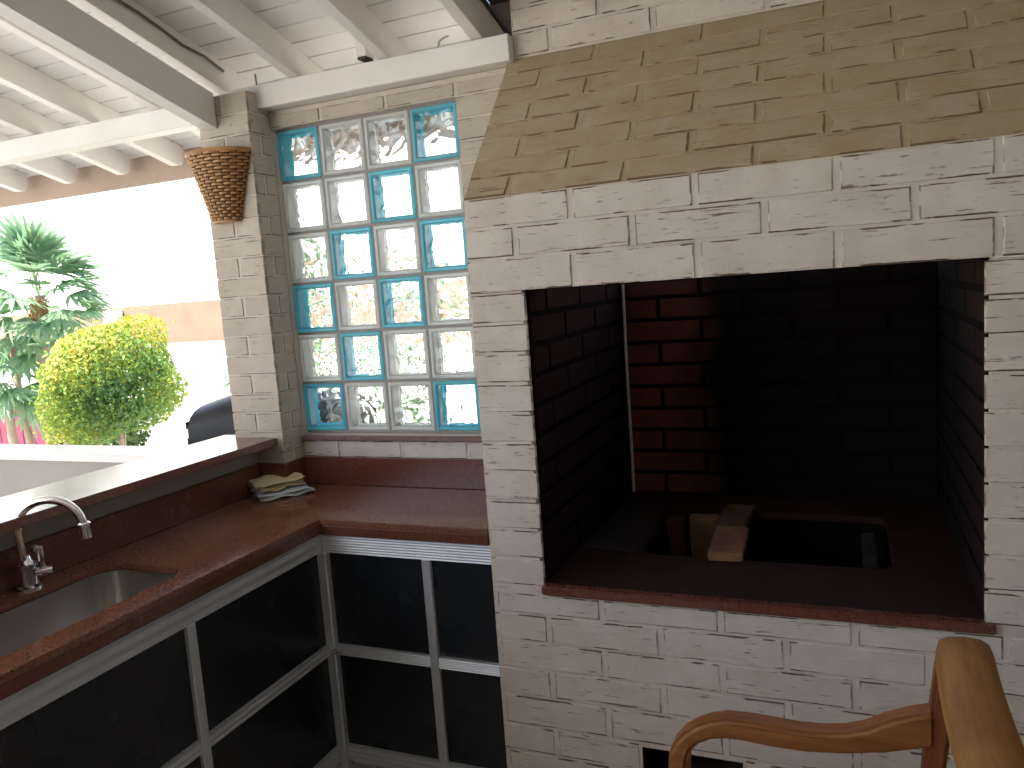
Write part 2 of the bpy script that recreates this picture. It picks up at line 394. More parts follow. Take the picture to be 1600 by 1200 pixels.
# ------------------------------------------------------------------ brick barbecue
BX0, BX1, BF = 1.02, 2.535, -.49
OX0, OX1, OZ0, OZ1 = 1.196, 2.351, -.402, .5085
bb = thing('brick_barbecue', (1.78, .05, FLOOR), 'large white brick barbecue with sloping hood and dark fire opening', 'barbecue')
F = BF+.0032   # mortar face
box('left_pier', (BX0, OX0-.012, F, .75, FLOOR, OZ1), m_joint, bb, bevel=0)
box('right_pier', (OX1+.012, BX1, F, .75, FLOOR, OZ1), m_joint, bb, bevel=0)
# base block with a small firewood niche
NX0, NX1, NZ = 1.467, 1.757, -.857
bm = bmesh.new()
add_box(bm, OX0-.012, NX0, F, .75, FLOOR, -.66); add_box(bm, NX1, OX1+.012, F, .75, FLOOR, -.66)
for xa, xb, ya, yb in ((OX0-.012, 1.385, F, .75), (1.385, NX0, F, -.19), (1.385, NX0, .39, .75), (NX1, 2.19, F, -.19), (NX1, 2.19, .39, .75), (2.19, OX1+.012, F, .75)): add_box(bm, xa, xb, ya, yb, -.6599, OZ0-.001)

add_box(bm, NX0, NX1, F, .75, NZ, -.66); add_box(bm, NX0, NX1, F, -.19, -.6599, OZ0-.001); add_box(bm, NX0, NX1, .39, .75, -.6599, OZ0-.001)
bm_obj('base', bm, m_joint, bb)
bm = bmesh.new(); add_box(bm, NX0, NX0+.004, F+.004, 0, FLOOR, NZ); add_box(bm, NX1-.004, NX1, F+.004, 0, FLOOR, NZ); add_box(bm, NX0+.0041, NX1-.0041, F+.004, 0, NZ-.004, NZ-.0001); bm_obj('niche_shade', bm, m_soot_shade, bb)  # black sheets put inside the niche to paint its shade
box('firewood_niche', (NX0+.001, NX1-.001, .001, .05, FLOOR, NZ-.001), m_soot_shade, bb, bevel=0)  # back of the niche, blackened like its sides
box('rear_wall', (OX0-.011, OX1+.011, .58, .74, OZ0, OZ1), m_jdark, bb, bevel=0)
bm = bmesh.new()
prism(bm, [(F, OZ1+.004), (F, .7835), (-.38, .7835), (-.38, OZ1+.004)], BX0, BX1, 'x'); bm_obj('lintel', bm, m_joint, bb)
bm = bmesh.new(); prism(bm, [(F+.001, .7838), (-.0470, 1.2775), (.75, 1.2775), (.75, 1.0), (-.1, 1.0), (-.34, .7838)], BX0, BX1, 'x'); bm_obj('hood', bm, m_joint_hood, bb)
bm = bmesh.new(); prism(bm, [(-.0485, 1.2778), (-.0485, 2.5), (.75, 2.5), (.75, 1.2778)], 1.04, BX1, 'x'); bm_obj('chimney', bm, m_joint, bb)
box('flue_plug', (OX0, OX1, -.099, .75, .970, .9995), m_soot_shade, bb, bevel=0)
box('lintel_lining', (OX0-.01, OX1+.01, F+.004, -.379, OZ1+.0005, OZ1+.0035), m_soot_shade, bb, bevel=0)
for xa, xb in ((OX0-.0119, OX0-.008), (OX1+.008, OX1+.0119)): box('side_lining', (xa, xb, F+.03, .579, OZ0, OZ1), m_jdark, bb, bevel=0)
flat = lambda y: (lambda u, z: (Vector((u, y, z)), (0, 0, 0)))
pz = (OZ1+.011, .608, .697, .784)
rows = [(pz[0]-.011, pz[1], 0), (pz[1], pz[2], 1), (pz[2], pz[3]+.002, 0)]
wall_bricks(bb, m_brick, rows, BX0, BX1, .343, 1.006+.343-.343, .018, flat(BF))
J0 = [OZ1-k*(OZ1+.476)/11 for k in range(12)]
def jskip(a, b, z0, z1):
    out = []
    lo, hi = OX0, OX1
    if z0 > OZ0-.03:
        if a < lo: out.append((a, min(b, lo)))
        if b > hi: out.append((max(a, hi), b))
        return out
    return [(a, b)]
rows = [(J0[k+1], J0[k], k+1) for k in range(11)]
# top ten courses stop at the jambs; the last is cut round the granite sill
for i, (z0, z1, k) in enumerate(rows):
    if i < 10:
        for a, b in ((BX0, OX0), (OX1, BX1)):
            me = brick_mesh(b-a-.004 if a == BX0 else b-a, z1-z0-.009, m_brick)
            link('white_brick', me, ((a+b)/2, BF, (z0+z1)/2), m_brick, bb, (random.uniform(-.004, .004), random.uniform(-.006, .006), random.uniform(-.004, .004)))
z = J0[10]
wall_bricks(bb, m_brick, [(J0[11], -.408, 0)], BX0, BX1, .343, 1.006-.343+.02, .018, flat(BF))
def nskip(a, b, z0, z1):
    if z0 < NZ-.001:
        o = []
        if a < NX0: o.append((a, min(b, NX0)))
        if b > NX1: o.append((max(a, NX1), b))
        return o
    return [(a, b)]
lo = [(-.476-(k+1)*.0953*.92, -.476-k*.0953*.92, k+1) for k in range(7)]
lo = [(a, b, k) for a, b, k in lo]
lo[4] = (NZ-.0875, lo[4][1], 5) if False else lo[4]
cour = [-.476, -.5655, -.655, -.745, NZ+.012, NZ-.078, NZ-.165, FLOOR]
wall_bricks(bb, m_brick, [(cour[k+1], cour[k], k+1) for k in range(7)], BX0, BX1, .343, 1.006-.343+.02, .018, flat(BF), nskip)
# sloping hood
ang = math.atan2(.44, .492); HL = .66
nrow = 8; hh = HL/nrow
def hplace(u, s):
    t = s/HL; p = Vector((u, -.49+.44*t, .786+.492*t)); return p, (-ang, 0, 0)
wall_bricks(bb, m_hood, [(k*hh, (k+1)*hh, k) for k in range(nrow)], BX0+.003, BX1, .343, 1.503-.343*2, .018, hplace, name='hood_brick')
wall_bricks(bb, m_brick, [(1.281+k*.079, 1.281+(k+1)*.079, k) for k in range(6)], 1.043, BX1, .34, 1.174-.34, .018, flat(-.052))
# red fire bricks lining the chamber
rr = [(OZ0+.025+k*.0905, OZ0+.025+(k+1)*.0905, k) for k in range(10)]
wall_bricks(bb, m_red, rr, OX0, OX1, .34, 1.349-.34, .018, flat(.571), name='red_brick', hj=.017)
wall_bricks(bb, m_red, rr, F+.035, .565, .34, .2, .02, lambda u, z: (Vector((OX0-.001, u, z)), (0, 0, PI/2)), name='red_brick', hj=.018)
wall_bricks(bb, m_red, rr, F+.035, .565, .34, .2, .02, lambda u, z: (Vector((OX1+.001, u, z)), (0, 0, -PI/2)), name='red_brick', hj=.018)
# granite hearth with the charcoal pit cut out
PIT = rrect(1.41, 2.165, -.165, .36, .05, 3)
bm = bmesh.new(); plate(bm, [(OX0-.006, -.470), (OX1+.006, -.470), (OX1+.006, .58), (OX0-.006, .58)], [PIT], -.402, -.377)
bm_obj('hearth_slab', bm, m_sill_dark, bb)
box('hearth_edge', (OX0-.008, OX1+.022, -.507, -.4705, -.4035, -.3765), m_granite_edge, bb, bevel=.004, seg=2)
bm = bmesh.new(); a = rrect(1.405, 2.17, -.17, .365, .05, 3); 
def basin(bm, ring, ring2, z0, z1, t=.004):
    A = [bm.verts.new((x, y, z0)) for x, y in ring]; B = [bm.verts.new((x, y, z1)) for x, y in ring2]; n = len(A)
    for i in range(n): bm.faces.new((A[i], A[(i+1) % n], B[(i+1) % n], B[i]))
    bm.faces.new(B)
basin(bm, a, rrect(1.43, 2.145, -.145, .34, .04, 3), -.4025, -.63)
o = bm_obj('charcoal_pit', bm, m_soot_shade, bb)
# loose fire bricks in and over the pit
def firebrick(loc, dims, rot, mat, label):
    bm = bmesh.new(); add_box(bm, -dims[0]/2, dims[0]/2, -dims[1]/2, dims[1]/2, -dims[2]/2, dims[2]/2)
    o = bm_obj('fire_brick', bm, mat, None, loc=(0, 0, 0), bevel=.004, seg=2); o.location = loc; o.rotation_euler = rot
    return tag(o, label, 'brick', 'fire bricks left in the barbecue')
firebrick((1.682, -.055, -.362), (.108, .275, .028), (0, 0, .04), m_fire, 'yellow fire brick lying nearest across the charcoal pit')
firebrick((1.668, .222, -.362), (.108, .27, .028), (0, 0, -.06), m_fire2, 'smoked reddish fire brick lying behind the yellow one across the pit')
firebrick((1.545, .305, -.495), (.105, .045, .23), (.12, 0, 0), m_fire, 'orange fire brick standing upright against the back of the pit')
firebrick((1.435, .30, -.50), (.07, .045, .22), (.10, 0, 0), m_fire2, 'narrow dull fire brick standing at the back left of the pit')
firebrick((2.115, .10, -.50), (.045, .24, .22), (0, -.1, 0), m_slate, 'sooty fire brick standing against the right side of the pit')
o = box('grey_sheet', (1.225, 1.395, -.165, .46, -.3765, -.370), m_slate, None, bevel=.002)  # thin grey sheet covering the grey area of the hearth
tag(o, 'thin grey sheet on the hearth left of the pit', 'plate')
bm = bmesh.new(); tube(bm, [(1.213, .553+.004*math.sin(z*9), -.37+z) for z in [i*.08 for i in range(12)]], .006, 8)
tag(bm_obj('hanging_cable', bm, m_wcable), 'pale cable running down the back left corner of the fire chamber', 'cable')

# ------------------------------------------------------------------ window wall
WY = -.03
ww = thing('brick_wall', (.45, 0, FLOOR), 'white brick wall round the glass block window', 'wall')
WX0, WX1, WZ0, WZ1 = -.008, .803, -.012, 1.199
bm = bmesh.new()
for b in ((-.003, WX0+.006, -.022, .10, WZ0, WZ1), (WX1, BX0-.001, -.0262, .10, WZ0, WZ1), (-.003, BX0-.001, -.0262, .10, FLOOR, WZ0), (-.003, BX0-.001, -.0262, .10, WZ1, 1.264)): add_box(bm, *b)
bm_obj('wall_core', bm, m_joint, ww)
cw = .05
z = WZ1; rws = []
k = 0
while z < 1.26: rws.append((z, min(z+cw, 1.2655), k)); z += cw; k += 1
wall_bricks(ww, m_brick_backlit, rws, -.002, BX0-.002, .285, .519, .014, flat(WY), hj=.007)
side = [(WZ1-(k+1)*WZ1/15.5, WZ1-k*WZ1/15.5, k) for k in range(16)]
wall_bricks(ww, m_brick_backlit, side, WX1+.002, BX0-.002, .285, .519, .014, flat(WY), hj=.007)
wall_bricks(ww, m_brick, [(-.105, -.034, 0), (-.18, -.105, 1)], -.002, BX0-.002, .285, .172-.285, .014, flat(WY), hj=.007)
box('stone_sill', (.0, BX0-.003, -.048, -.0, -.034, -.014), granite('sill_granite', (.17, .11, .09), (.25, .17, .14), (.10, .06, .05), .3), ww, bevel=.003)

gwn = thing('glass_block_window', (.395, .05, -.01), 'glass block window of clear and aqua blocks in the brick wall', 'window')
bm = bmesh.new()
for i in range(5):
    x = -.005+i*.2; add_box(bm, x-.0048, x+.0048, .006, .075, -.011, 1.198)
for j in range(7):
    zz = -.005+j*.2
    for i in range(4): add_box(bm, i*.2+.0002, i*.2+.1898, .006, .075, zz-.0048, zz+.0048)
bm_obj('cement_joint', bm, m_grout, gwn)
AQ = {(0, 0), (0, 3), (1, 2), (2, 1), (2, 3), (3, 0), (3, 2), (4, 1), (5, 0), (5, 3)}
def glass_parts():
    S = .095; t = .010
    bm = bmesh.new()    # hollow ring, with a raised rounded lip on both faces
    prof = [(S-.0005, 0.004), (S-.004, 0.0), (S-.013, -.0005), (S-.017, .006), (S-.011, .016), (S-.009, .064), (S-.017, .074), (S-.013, .0805), (S-.004, .08), (S-.0005, .076)]
    rings = []
    for h, y in prof:
        rings.append([bm.verts.new(p) for p in ((-h, y, -h), (h, y, -h), (h, y, h), (-h, y, h))])
    for a, b in zip(rings, rings[1:]+rings[:1]):
        for k in range(4): bm.faces.new((a[k], a[(k+1) % 4], b[(k+1) % 4], b[k]))
    bmesh.ops.recalc_face_normals(bm, faces=bm.faces)
    shell = bpy.data.meshes.new('glass_block'); bm.to_mesh(shell); bm.free()
    bm = bmesh.new(); h = S-.0135; add_box(bm, -h, h, 0, .007, -h, h); bmesh.ops.recalc_face_normals(bm, faces=bm.faces)
    pane = bpy.data.meshes.new('pane'); bm.to_mesh(pane); bm.free()
    return shell, pane
sh, pn = glass_parts(); sh2, pn2 = sh.copy(), pn.copy()
for me, m in ((sh, m_sh), (pn, m_gl), (sh2, m_sh_c), (pn2, m_gl_c)): me.materials.append(m)
for r in range(6):
    for c in range(4):
        aq = (r, c) in AQ
        o = link('glass_block', sh2 if aq else sh, (c*.2+.095, .0, (5-r)*.2+.095), None, gwn)
        if aq: o['label'] = 'aqua tinted glass block'
        for yy in (.006, .067): link('pane', pn2 if aq else pn, (c*.2+.095, yy, (5-r)*.2+.095), None, o)

# ------------------------------------------------------------------ pillar
PX0, PX1, PY = -.242, -.003, -.154
pl = thing('brick_pillar', (-.12, -.05, FLOOR), 'white brick pillar left of the glass block window', 'pillar')
box('pillar_core', (PX0+.0035, PX1-.0035, PY+.0035, .10, FLOOR, 1.262), m_joint, pl, bevel=0)
box('pillar_head', (PX0+.0035, PX1-.0035, PY+.0035, -.0925, 1.262, 1.325), m_joint, pl, bevel=0)
pr_ = [(-.36+k*.0765, -.36+(k+1)*.0765, k) for k in range(22)]
wall_bricks(pl, m_brick_backlit, pr_, PX0, PX1, .239, PX0-.239, .012, flat(PY), hj=.006)
wall_bricks(pl, m_brick_backlit, pr_, PY+.013, -.032, .42, -.3, .012, lambda u, z: (Vector((PX1, u, z)), (0, 0, PI/2)), hj=.006)
wall_bricks(pl, m_brick_backlit, pr_, PY+.013, .09, .29, -.2, .012, lambda u, z: (Vector((PX0, u, z)), (0, 0, -PI/2)), hj=.006)

# ------------------------------------------------------------------ low walls with ledges
lw = thing('low_wall', (-.2, -1.7, FLOOR), 'low wall behind the sink with a polished brown granite ledge', 'wall')
box('wall_body', (-.30, -.131, -3.6, PY-.001, FLOOR, -.0305), m_plaster, lw, bevel=0)
bm = bmesh.new(); plate(bm, [(-.03, -3.6), (-.03, PY-.002), (PX0-.004, PY-.002), (PX0-.004, -.105), (-.339, -.105), (-.339, -3.6)], [], -.030, 0)
bm_obj('granite_ledge', bm, m_ledge, lw, bevel=.003, seg=2)
lw2 = thing('low_wall', (-2, -.42, FLOOR), 'shaded white low wall with a white cap running left from the ledge', 'wall')
box('wall_body', (-4.3, -.301, -.485, -.345, FLOOR, -.0305), m_plaster, lw2, bevel=0)
box('white_cap', (-4.3, -.3395, -.498, -.334, -.030, -.0005), m_cap, lw2, bevel=.003, seg=2)

# ------------------------------------------------------------------ granite counter
ZT = -.213; CX, CY = .386, -.487
gc = thing('granite_counter', (.2, -1, ZT-.05), 'L shaped red brown granite counter with backsplash', 'counter')
SINK = rrect(-.02, .295, -1.58, -.985, .07, 6)
bm = bmesh.new()
plate(bm, [(CX, CY), (BX0-.002, CY), (BX0-.002, -.0235), (PX1+.0005, -.0235), (PX1+.0005, PY-.0065), (-.1295, PY-.0065), (-.1295, -3.5), (CX, -3.5)], [SINK], ZT-.02, ZT)
bm_obj('countertop', bm, m_granite, gc, bevel=.0025, seg=2)
bm = bmesh.new(); plate(bm, [(CX-.001, CY-.001), (BX0-.003, CY-.001), (BX0-.003, CY+.018), (CX-.022, CY+.018), (CX-.022, -3.5), (CX-.001, -3.5)], [], ZT-.053, ZT-.0203)
bm_obj('front_edge', bm, m_granite_edge, gc, bevel=.002)
ZB = -.1005
box('backsplash', (-.1293, -.109, -3.5, PY-.027, ZT+.0005, ZB), m_granite_edge, gc, bevel=.002)
box('backsplash', (-.1293, .016, PY-.0265, PY-.0065, ZT+.0005, ZB), m_granite_edge, gc, bevel=.002)
box('backsplash', (-.0005, .016, PY-.0063, -.0515, ZT+.0005, ZB), m_granite_edge, gc, bevel=.002)
box('backsplash', (-.0005, BX0-.003, -.051, -.031, ZT+.0005, ZB), m_granite_edge, gc, bevel=.002)

sk = thing('kitchen_sink', (.13, -1.28, ZT-.02), 'rounded stainless steel sink bowl sunk in the granite counter', 'sink')
def loops(bm, L):
    R = [[bm.verts.new((x, y, z)) for x, y in ring] for ring, z in L]; n = len(R[0])
    for a, b in zip(R, R[1:]):
        for i in range(n): bm.faces.new((a[i], a[(i+1) % n], b[(i+1) % n], b[i]))
    bm.faces.new(R[-1])
def sr(i, r): return rrect(-.02+i, .295-i, -1.58+i, -.985-i, r, 6)
bm = bmesh.new(); loops(bm, [(sr(-.012, .07), ZT-.0205), (sr(-.0005, .07), ZT-.0207), (sr(.0, .07), ZT-.03), (sr(.008, .068), ZT-.15), (sr(.014, .06), ZT-.17), (sr(.03, .045), ZT-.182), (sr(.07, .03), ZT-.185)])
bm_obj('bowl', bm, m_steel, sk, smooth=True)
bm = bmesh.new(); lathe(bm, [(.045, 0), (.045, .004), (.036, .005), (.034, .002)], (.14, -1.28, ZT-.185)); bm_obj('drain', bm, m_chrome, sk, smooth=True)

tp = thing('kitchen_tap', (-.068, -1.205, ZT), 'chrome tap with arched spout beside the sink', 'tap')
bm = bmesh.new(); lathe(bm, [(.031, 0), (.031, .006), (.023, .012), (.023, .060), (.027, .064), (.027, .072), (.016, .082), (.012, .095)], (-.068, -1.205, ZT)); bm_obj('body', bm, m_chrome, tp, smooth=True)
pts = []; A = Vector((-.066, -1.213, ZT+.085)); B = Vector((.105, -1.150, 0))
for i in range(5): pts.append(A+Vector((0, -.001*i, .021*i)))
c0 = pts[-1]; tip = Vector((.108, -1.148, -.055))
for i in range(1, 17):
    t = PI*i/16; m = (c0+Vector((tip.x, tip.y, c0.z)))/2; hx = (Vector((tip.x, tip.y, c0.z))-c0)/2
    pts.append(m-hx*math.cos(t)+Vector((0, 0, .082*math.sin(t))))
pts.append(Vector((tip.x+.002, tip.y, tip.z+.012)))
bm = bmesh.new(); tube(bm, pts, .0115, 14); bm_obj('spout', bm, m_chrome, tp, smooth=True)
e = pts[-1]
bm = bmesh.new(); tube(bm, [e+Vector((0, 0, .012)), e+Vector((0, 0, .008)), e+Vector((.001, 0, .0)), e+Vector((.001, 0, -.032))], [.0125, .0165, .0165, .0145], 14); bm_obj('aerator', bm, m_chrome, tp, smooth=True)
bm = bmesh.new(); tube(bm, [(-.047, -1.192, ZT+.045), (-.02, -1.176, ZT+.047), (-.008, -1.169, ZT+.048)], [.012, .012, .010], 12); bm_obj('valve', bm, m_chrome, tp, smooth=True)
bm = bmesh.new(); add_box(bm, -.040, -.026, -1.190, -1.176, ZT+.055, ZT+.118); add_box(bm, -.066, -.041, -1.1935, -1.172, ZT+.098, ZT+.117); bm_obj('lever', bm, m_chrome, tp, bevel=.004, seg=2)

# ------------------------------------------------------------------ aluminium cabinet
kc = thing('kitchen_cabinet', (.2, -1.2, FLOOR), 'aluminium framed kitchen cabinet with glossy black panels under the counter', 'cabinet')
AY = -.468; AX = .366; ZR0, ZR1 = -.3305, -.2665; ZM0, ZM1 = -.700, -.662; ZL0, ZL1 = -1.092, -1.035
def ribbed(name, x0, x1, z0, z1, axis, nr):
    """extruded aluminium rail with fine ribs; axis 'x' runs along the back run, 'y' along the sink run"""
    n = nr*2; pts = []; f = 0.0
    for i in range(n+1):
        z = z0+(z1-z0)*i/n; d = .0028 if i % 2 else 0
        pts.append((d, z))
    bm = bmesh.new()
    if axis == 'x': prism(bm, [(AY-.010+d, z) for d, z in pts]+[(AY+.03, z1), (AY+.03, z0)], x0, x1, 'x')
    else: prism(bm, [(AX+.010-d, z) for d, z in pts]+[(AX-.03, z1), (AX-.03, z0)], x0, x1, 'y')
    return bm_obj(name, bm, m_alu, kc)
XP = [AX+.012, .763, .798, BX0-.002]
ribbed('top_rail', AX+.011, BX0-.003, ZR0, ZR1, 'x', 7); ribbed('top_rail', -3.4, AY-.0005, ZR0, ZR1, 'y', 2)
posts_y = [-1.075, -1.68, -2.29, -2.9]
box('corner_post', (AX-.012, AX+.032, AY-.022, AY+.022, FLOOR, ZR0-.0005), m_alu, kc, bevel=.004)
box('post', (.765, .797, AY-.012, AY+.02, ZL1+.0005, ZR0-.0005), m_alu, kc, bevel=.003)
for y in posts_y: box('post', (AX-.02, AX+.012, y-.016, y+.016, ZL1+.0005, ZR0-.0005), m_alu, kc, bevel=.003)
for a, b in ((AX+.0325, .7645), (.7975, BX0-.003)):
    ribbed('middle_rail', a, b, ZM0, ZM1, 'x', 5)
    for z0, z1 in ((ZM1+.0005, ZR0-.0005), (ZL1+.0005, ZM0-.0005)): box('black_panel', (a, b, AY+.002, AY+.008, z0, z1), m_panel, kc, bevel=0)
ys = [AY-.0225]+posts_y+[-3.4]
for i in range(len(ys)-1):
    a, b = ys[i+1]+(.0165 if i < len(ys)-2 else 0), ys[i]-(.0165 if i else 0)
    ribbed('middle_rail', a, b, ZM0, ZM1, 'y', 2)
    for z0, z1 in ((ZM1+.0005, ZR0-.0005), (ZL1+.0005, ZM0-.0005)): box('black_panel', (AX-.008, AX-.002, a, b, z0, z1), m_panel, kc, bevel=0)
ribbed('bottom_rail', AX+.0325, BX0-.003, ZL0, ZL1, 'x', 3); ribbed('bottom_rail', -3.4, AY-.0225, ZL0, ZL1, 'y', 2)
box('plinth', (AX+.033, BX0-.003, AY+.01, AY+.03, FLOOR, ZL0-.0005), m_alu, kc); box('plinth', (AX-.03, AX-.01, -3.4, AY-.023, FLOOR, ZL0-.0005), m_alu, kc)
bm = bmesh.new(); tube(bm, [(AX+.030, AY-.036, -.68), (AX+.036, AY-.022, -.68)], .010, 10); tube(bm, [(AX+.036, AY-.024, -.68), (AX+.060, AY-.018, -.680)], .006, 8); bm_obj('hinge_bolt', bm, m_chrome, kc)

# ------------------------------------------------------------------ folded cloths
def cloth(name, loc, w, d, layers, th, mat, rot, label, seed, droop=.006):
    R = random.Random(seed); bm = bmesh.new(); n = 14
    ph = [R.uniform(0, 6) for _ in range(8)]
    def hgt(u, v, l): return l*th + .004*math.sin(3*u+ph[0]+l)+.003*math.sin(5*v+ph[1]+l*2)+.0025*math.sin(7*u*v+ph[2])
    for l in range(layers):
        sx, sy = 1-.05*R.random(), 1-.05*R.random(); ox, oy = R.uniform(-.006, .006), R.uniform(-.006, .006)
        top, bot = [], []
        for i in range(n+1):
            ta, tb = [], []
            for j in range(n+1):
                u, v = i/n*2-1, j/n*2-1
                wob = 1+.035*math.sin(4*v+ph[3]+l)*abs(u)+.03*math.sin(5*u+ph[4])*abs(v)
                x, y = u*w/2*sx*wob+ox, v*d/2*sy*wob+oy
                e = max(abs(u), abs(v)); rd = max(0, e-.86)/.14
                z = hgt(u, v, l); lift = th*.48*math.sqrt(max(0, 1-rd*rd))
                zc = z+.010
                ta.append(bm.verts.new((x, y, zc+lift))); tb.append(bm.verts.new((x*.998, y*.998, max(.0006, zc-lift))))
            top.append(ta); bot.append(tb)
        for i in range(n):
            for j in range(n):
                bm.faces.new((top[i][j], top[i+1][j], top[i+1][j+1], top[i][j+1])); bm.faces.new((bot[i][j], bot[i][j+1], bot[i+1][j+1], bot[i+1][j]))
        b = [(i, 0) for i in range(n)]+[(n, j) for j in range(n)]+[(i, n) for i in range(n, 0, -1)]+[(0, j) for j in range(n, 0, -1)]
        for k in range(len(b)):
            (i, j), (p, q) = b[k], b[(k+1) % len(b)]; bm.faces.new((top[i][j], bot[i][j], bot[p][q], top[p][q]))
    o = bm_obj(name, bm, mat, None, loc=(0, 0, 0), smooth=True); o.location = loc; o.rotation_euler = rot
    return tag(o, label, 'cloth')
cloth('folded_cloth', (.006, -.205, ZT+.0005), .165, .205, 2, .011, m_cloth_b, (0, 0, -.62), 'pale blue white folded cloth under the cream cloth on the counter', 3)
cloth('folded_cloth', (-.012, -.205, ZT+.030), .145, .185, 3, .009, m_cloth_y, (.02, .03, -.50), 'cream folded cloth on top of the pale blue cloth on the counter', 8)

# ------------------------------------------------------------------ wicker wall basket
wb = thing('wicker_basket', (-.15, PY, .83), 'brown woven wicker wall basket hanging on the brick pillar', 'basket')
cx0 = -.085; N = 22; z0b, z1b = .855, 1.105
def bprof(t):   # t 0 bottom .. 1 top : half width, depth, centre x
    return .060+.076*t**1.1, .045+.060*t, -.146+.002*t
def bpt(t, a, off=0):
    w, d, c = bprof(t); return Vector((c+(w+off)*math.cos(a), PY-.004-(d+off)*max(0, math.sin(a)), z0b+(z1b-z0b)*t))
NS = 12; bmw = bmesh.new(); bms = bmesh.new()
for r in range(N):
    t = (r+.5)/N; seg = []
    for i in range(NS*4+1):
        a = PI*i/(NS*4); s = math.cos(i*PI/4*1.0+(PI if r % 2 else 0))
        seg.append(bpt(t, a, .0045*s))
    tube(bmw, seg, .0056, 5)
for k in range(NS+1):
    a = PI*(k)/NS
    tube(bms, [bpt(i/8, a, 0) for i in range(9)], .0035, 5)
o = bm_obj('weave', bmw, m_basket, wb, smooth=True); o['kind'] = 'stuff'
bm_obj('stakes', bms, m_basket_d, wb)
bm = bmesh.new(); g = [[bm.verts.new(bpt(j/6*.98, PI*i/20, -.007)) for j in range(7)] for i in range(21)]
for i in range(20):
    for j in range(6): bm.faces.new((g[i][j], g[i+1][j], g[i+1][j+1], g[i][j+1]))
bm_obj('lining', bm, m_basket_d, wb)  # dark sheet added behind the weave so its gaps look shaded
bm = bmesh.new(); tube(bm, [bpt(1.01, PI*i/30, .002) for i in range(31)], .0085, 6); tube(bm, [bpt(1.01, 0, .002), bpt(1.01, PI, .002)], .006, 6); bm_obj('rim', bm, m_basket, wb, smooth=True)
bm = bmesh.new(); prism(bm, [tuple(bpt(0, PI*i/16, .002)[:2]) for i in range(17)], z0b-.008, z0b, 'z'); bm_obj('bottom', bm, m_basket, wb)

# ------------------------------------------------------------------ roof
SL = -.278; SA = math.atan(SL)
def rz(y, z0=1.36): return z0+SL*(y+.05)
roof = thing('patio_roof', (-.5, -2, 1.4), 'white boarded timber roof with sloping rafters over the patio', 'roof')
RH = .108
def rafter(x, w=.045, label=None, y0=-5.5, y1=.475):
    bm = bmesh.new()
    prism(bm, [(y0, rz(y0)), (y1-.05, rz(y1-.05)), (y1-.02, rz(y1-.02)+.012), (y1, rz(y1)+.045), (y1, rz(y1)+RH), (y0, rz(y0)+RH)], x-w/2, x+w/2, 'x')
    return bm_obj('rafter', bm, m_beam, roof, bevel=.002)
for x in (.916, .546, .153, -.195, -.567, -.957, -1.317, -1.70, -2.08, -2.46, -2.84, -3.22, -3.6, -3.98, -4.36, -4.74, -5.12, -5.5, -5.88, -6.26): rafter(x)
for x in (1.30, 1.67, 2.04, 2.41, 2.78, 3.15): rafter(x, y1=-.10)
bw = .098*math.sqrt(1+SL*SL)
y = .505; k = 0
while y > -5.5:
    x1 = 3.35 if y < -.18 else .94
    bm = bmesh.new(); g = .0075
    ya, yb = y, y-.098+g
    prism(bm, [(ya, rz(ya)+RH+.0005), (yb, rz(yb)+RH+.0005), (yb-.0, rz(yb)+RH+.012), (ya, rz(ya)+RH+.012)], -6.6, x1, 'x')
    bm_obj('ceiling_board', bm, m_board, roof); y -= .098; k += 1
bm = bmesh.new(); prism(bm, [(.56, rz(.56)+RH+.014), (-5.5, rz(-5.5)+RH+.014), (-5.5, rz(-5.5)+RH+.06), (.56, rz(.56)+RH+.06)], -6.6, .93, 'x')
prism(bm, [(-.06, rz(-.06)+RH+.014), (-5.5, rz(-5.5)+RH+.014), (-5.5, rz(-5.5)+RH+.06), (-.06, rz(-.06)+RH+.06)], .932, 3.4, 'x')
bm_obj('roof_sheet', bm, m_gap, roof)
bm = bmesh.new()
prism(bm, [(-.058, rz(-.05)+RH+.061), (-.058, rz(-.05)+RH+.09), (.56, rz(.56)+RH+.09), (.56, rz(.56)+RH+.061)], .932, 3.4, 'x'); bm_obj('dark_soffit', bm, m_darkboard, roof)
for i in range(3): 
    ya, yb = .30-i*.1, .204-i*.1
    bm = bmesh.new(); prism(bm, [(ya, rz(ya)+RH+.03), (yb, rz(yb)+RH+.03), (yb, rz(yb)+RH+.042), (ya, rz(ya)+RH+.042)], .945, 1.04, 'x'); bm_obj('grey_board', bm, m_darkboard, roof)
box('fascia', (-6.6, .95, .512, .535, 1.177, 1.352), m_fascia, roof, bevel=.002)
# row of clay tile ends over the fascia
bm = bmesh.new()
for i in range(37):
    x = -6.5+i*.2; P = [(x+.1*math.cos(PI*j/6), 1.352+.05*math.sin(PI*j/6)) for j in range(7)]; Q = [(x+.088*math.cos(PI*j/6), 1.352+.038*math.sin(PI*j/6)) for j in range(6, -1, -1)]
    prism(bm, P+Q, .45, .60, 'y')
o = bm_obj('tile_ends', bm, m_band, roof); o['kind'] = 'stuff'
box('spacer_block', (.452, .492, -.088, -.03, 1.378, 1.44), m_beam, roof)
box('dark_underside', (.455, .489, -.085, -.033, 1.369, 1.3775), m_underside, roof, bevel=0)  # thin dark sheet forming the underside of the white block

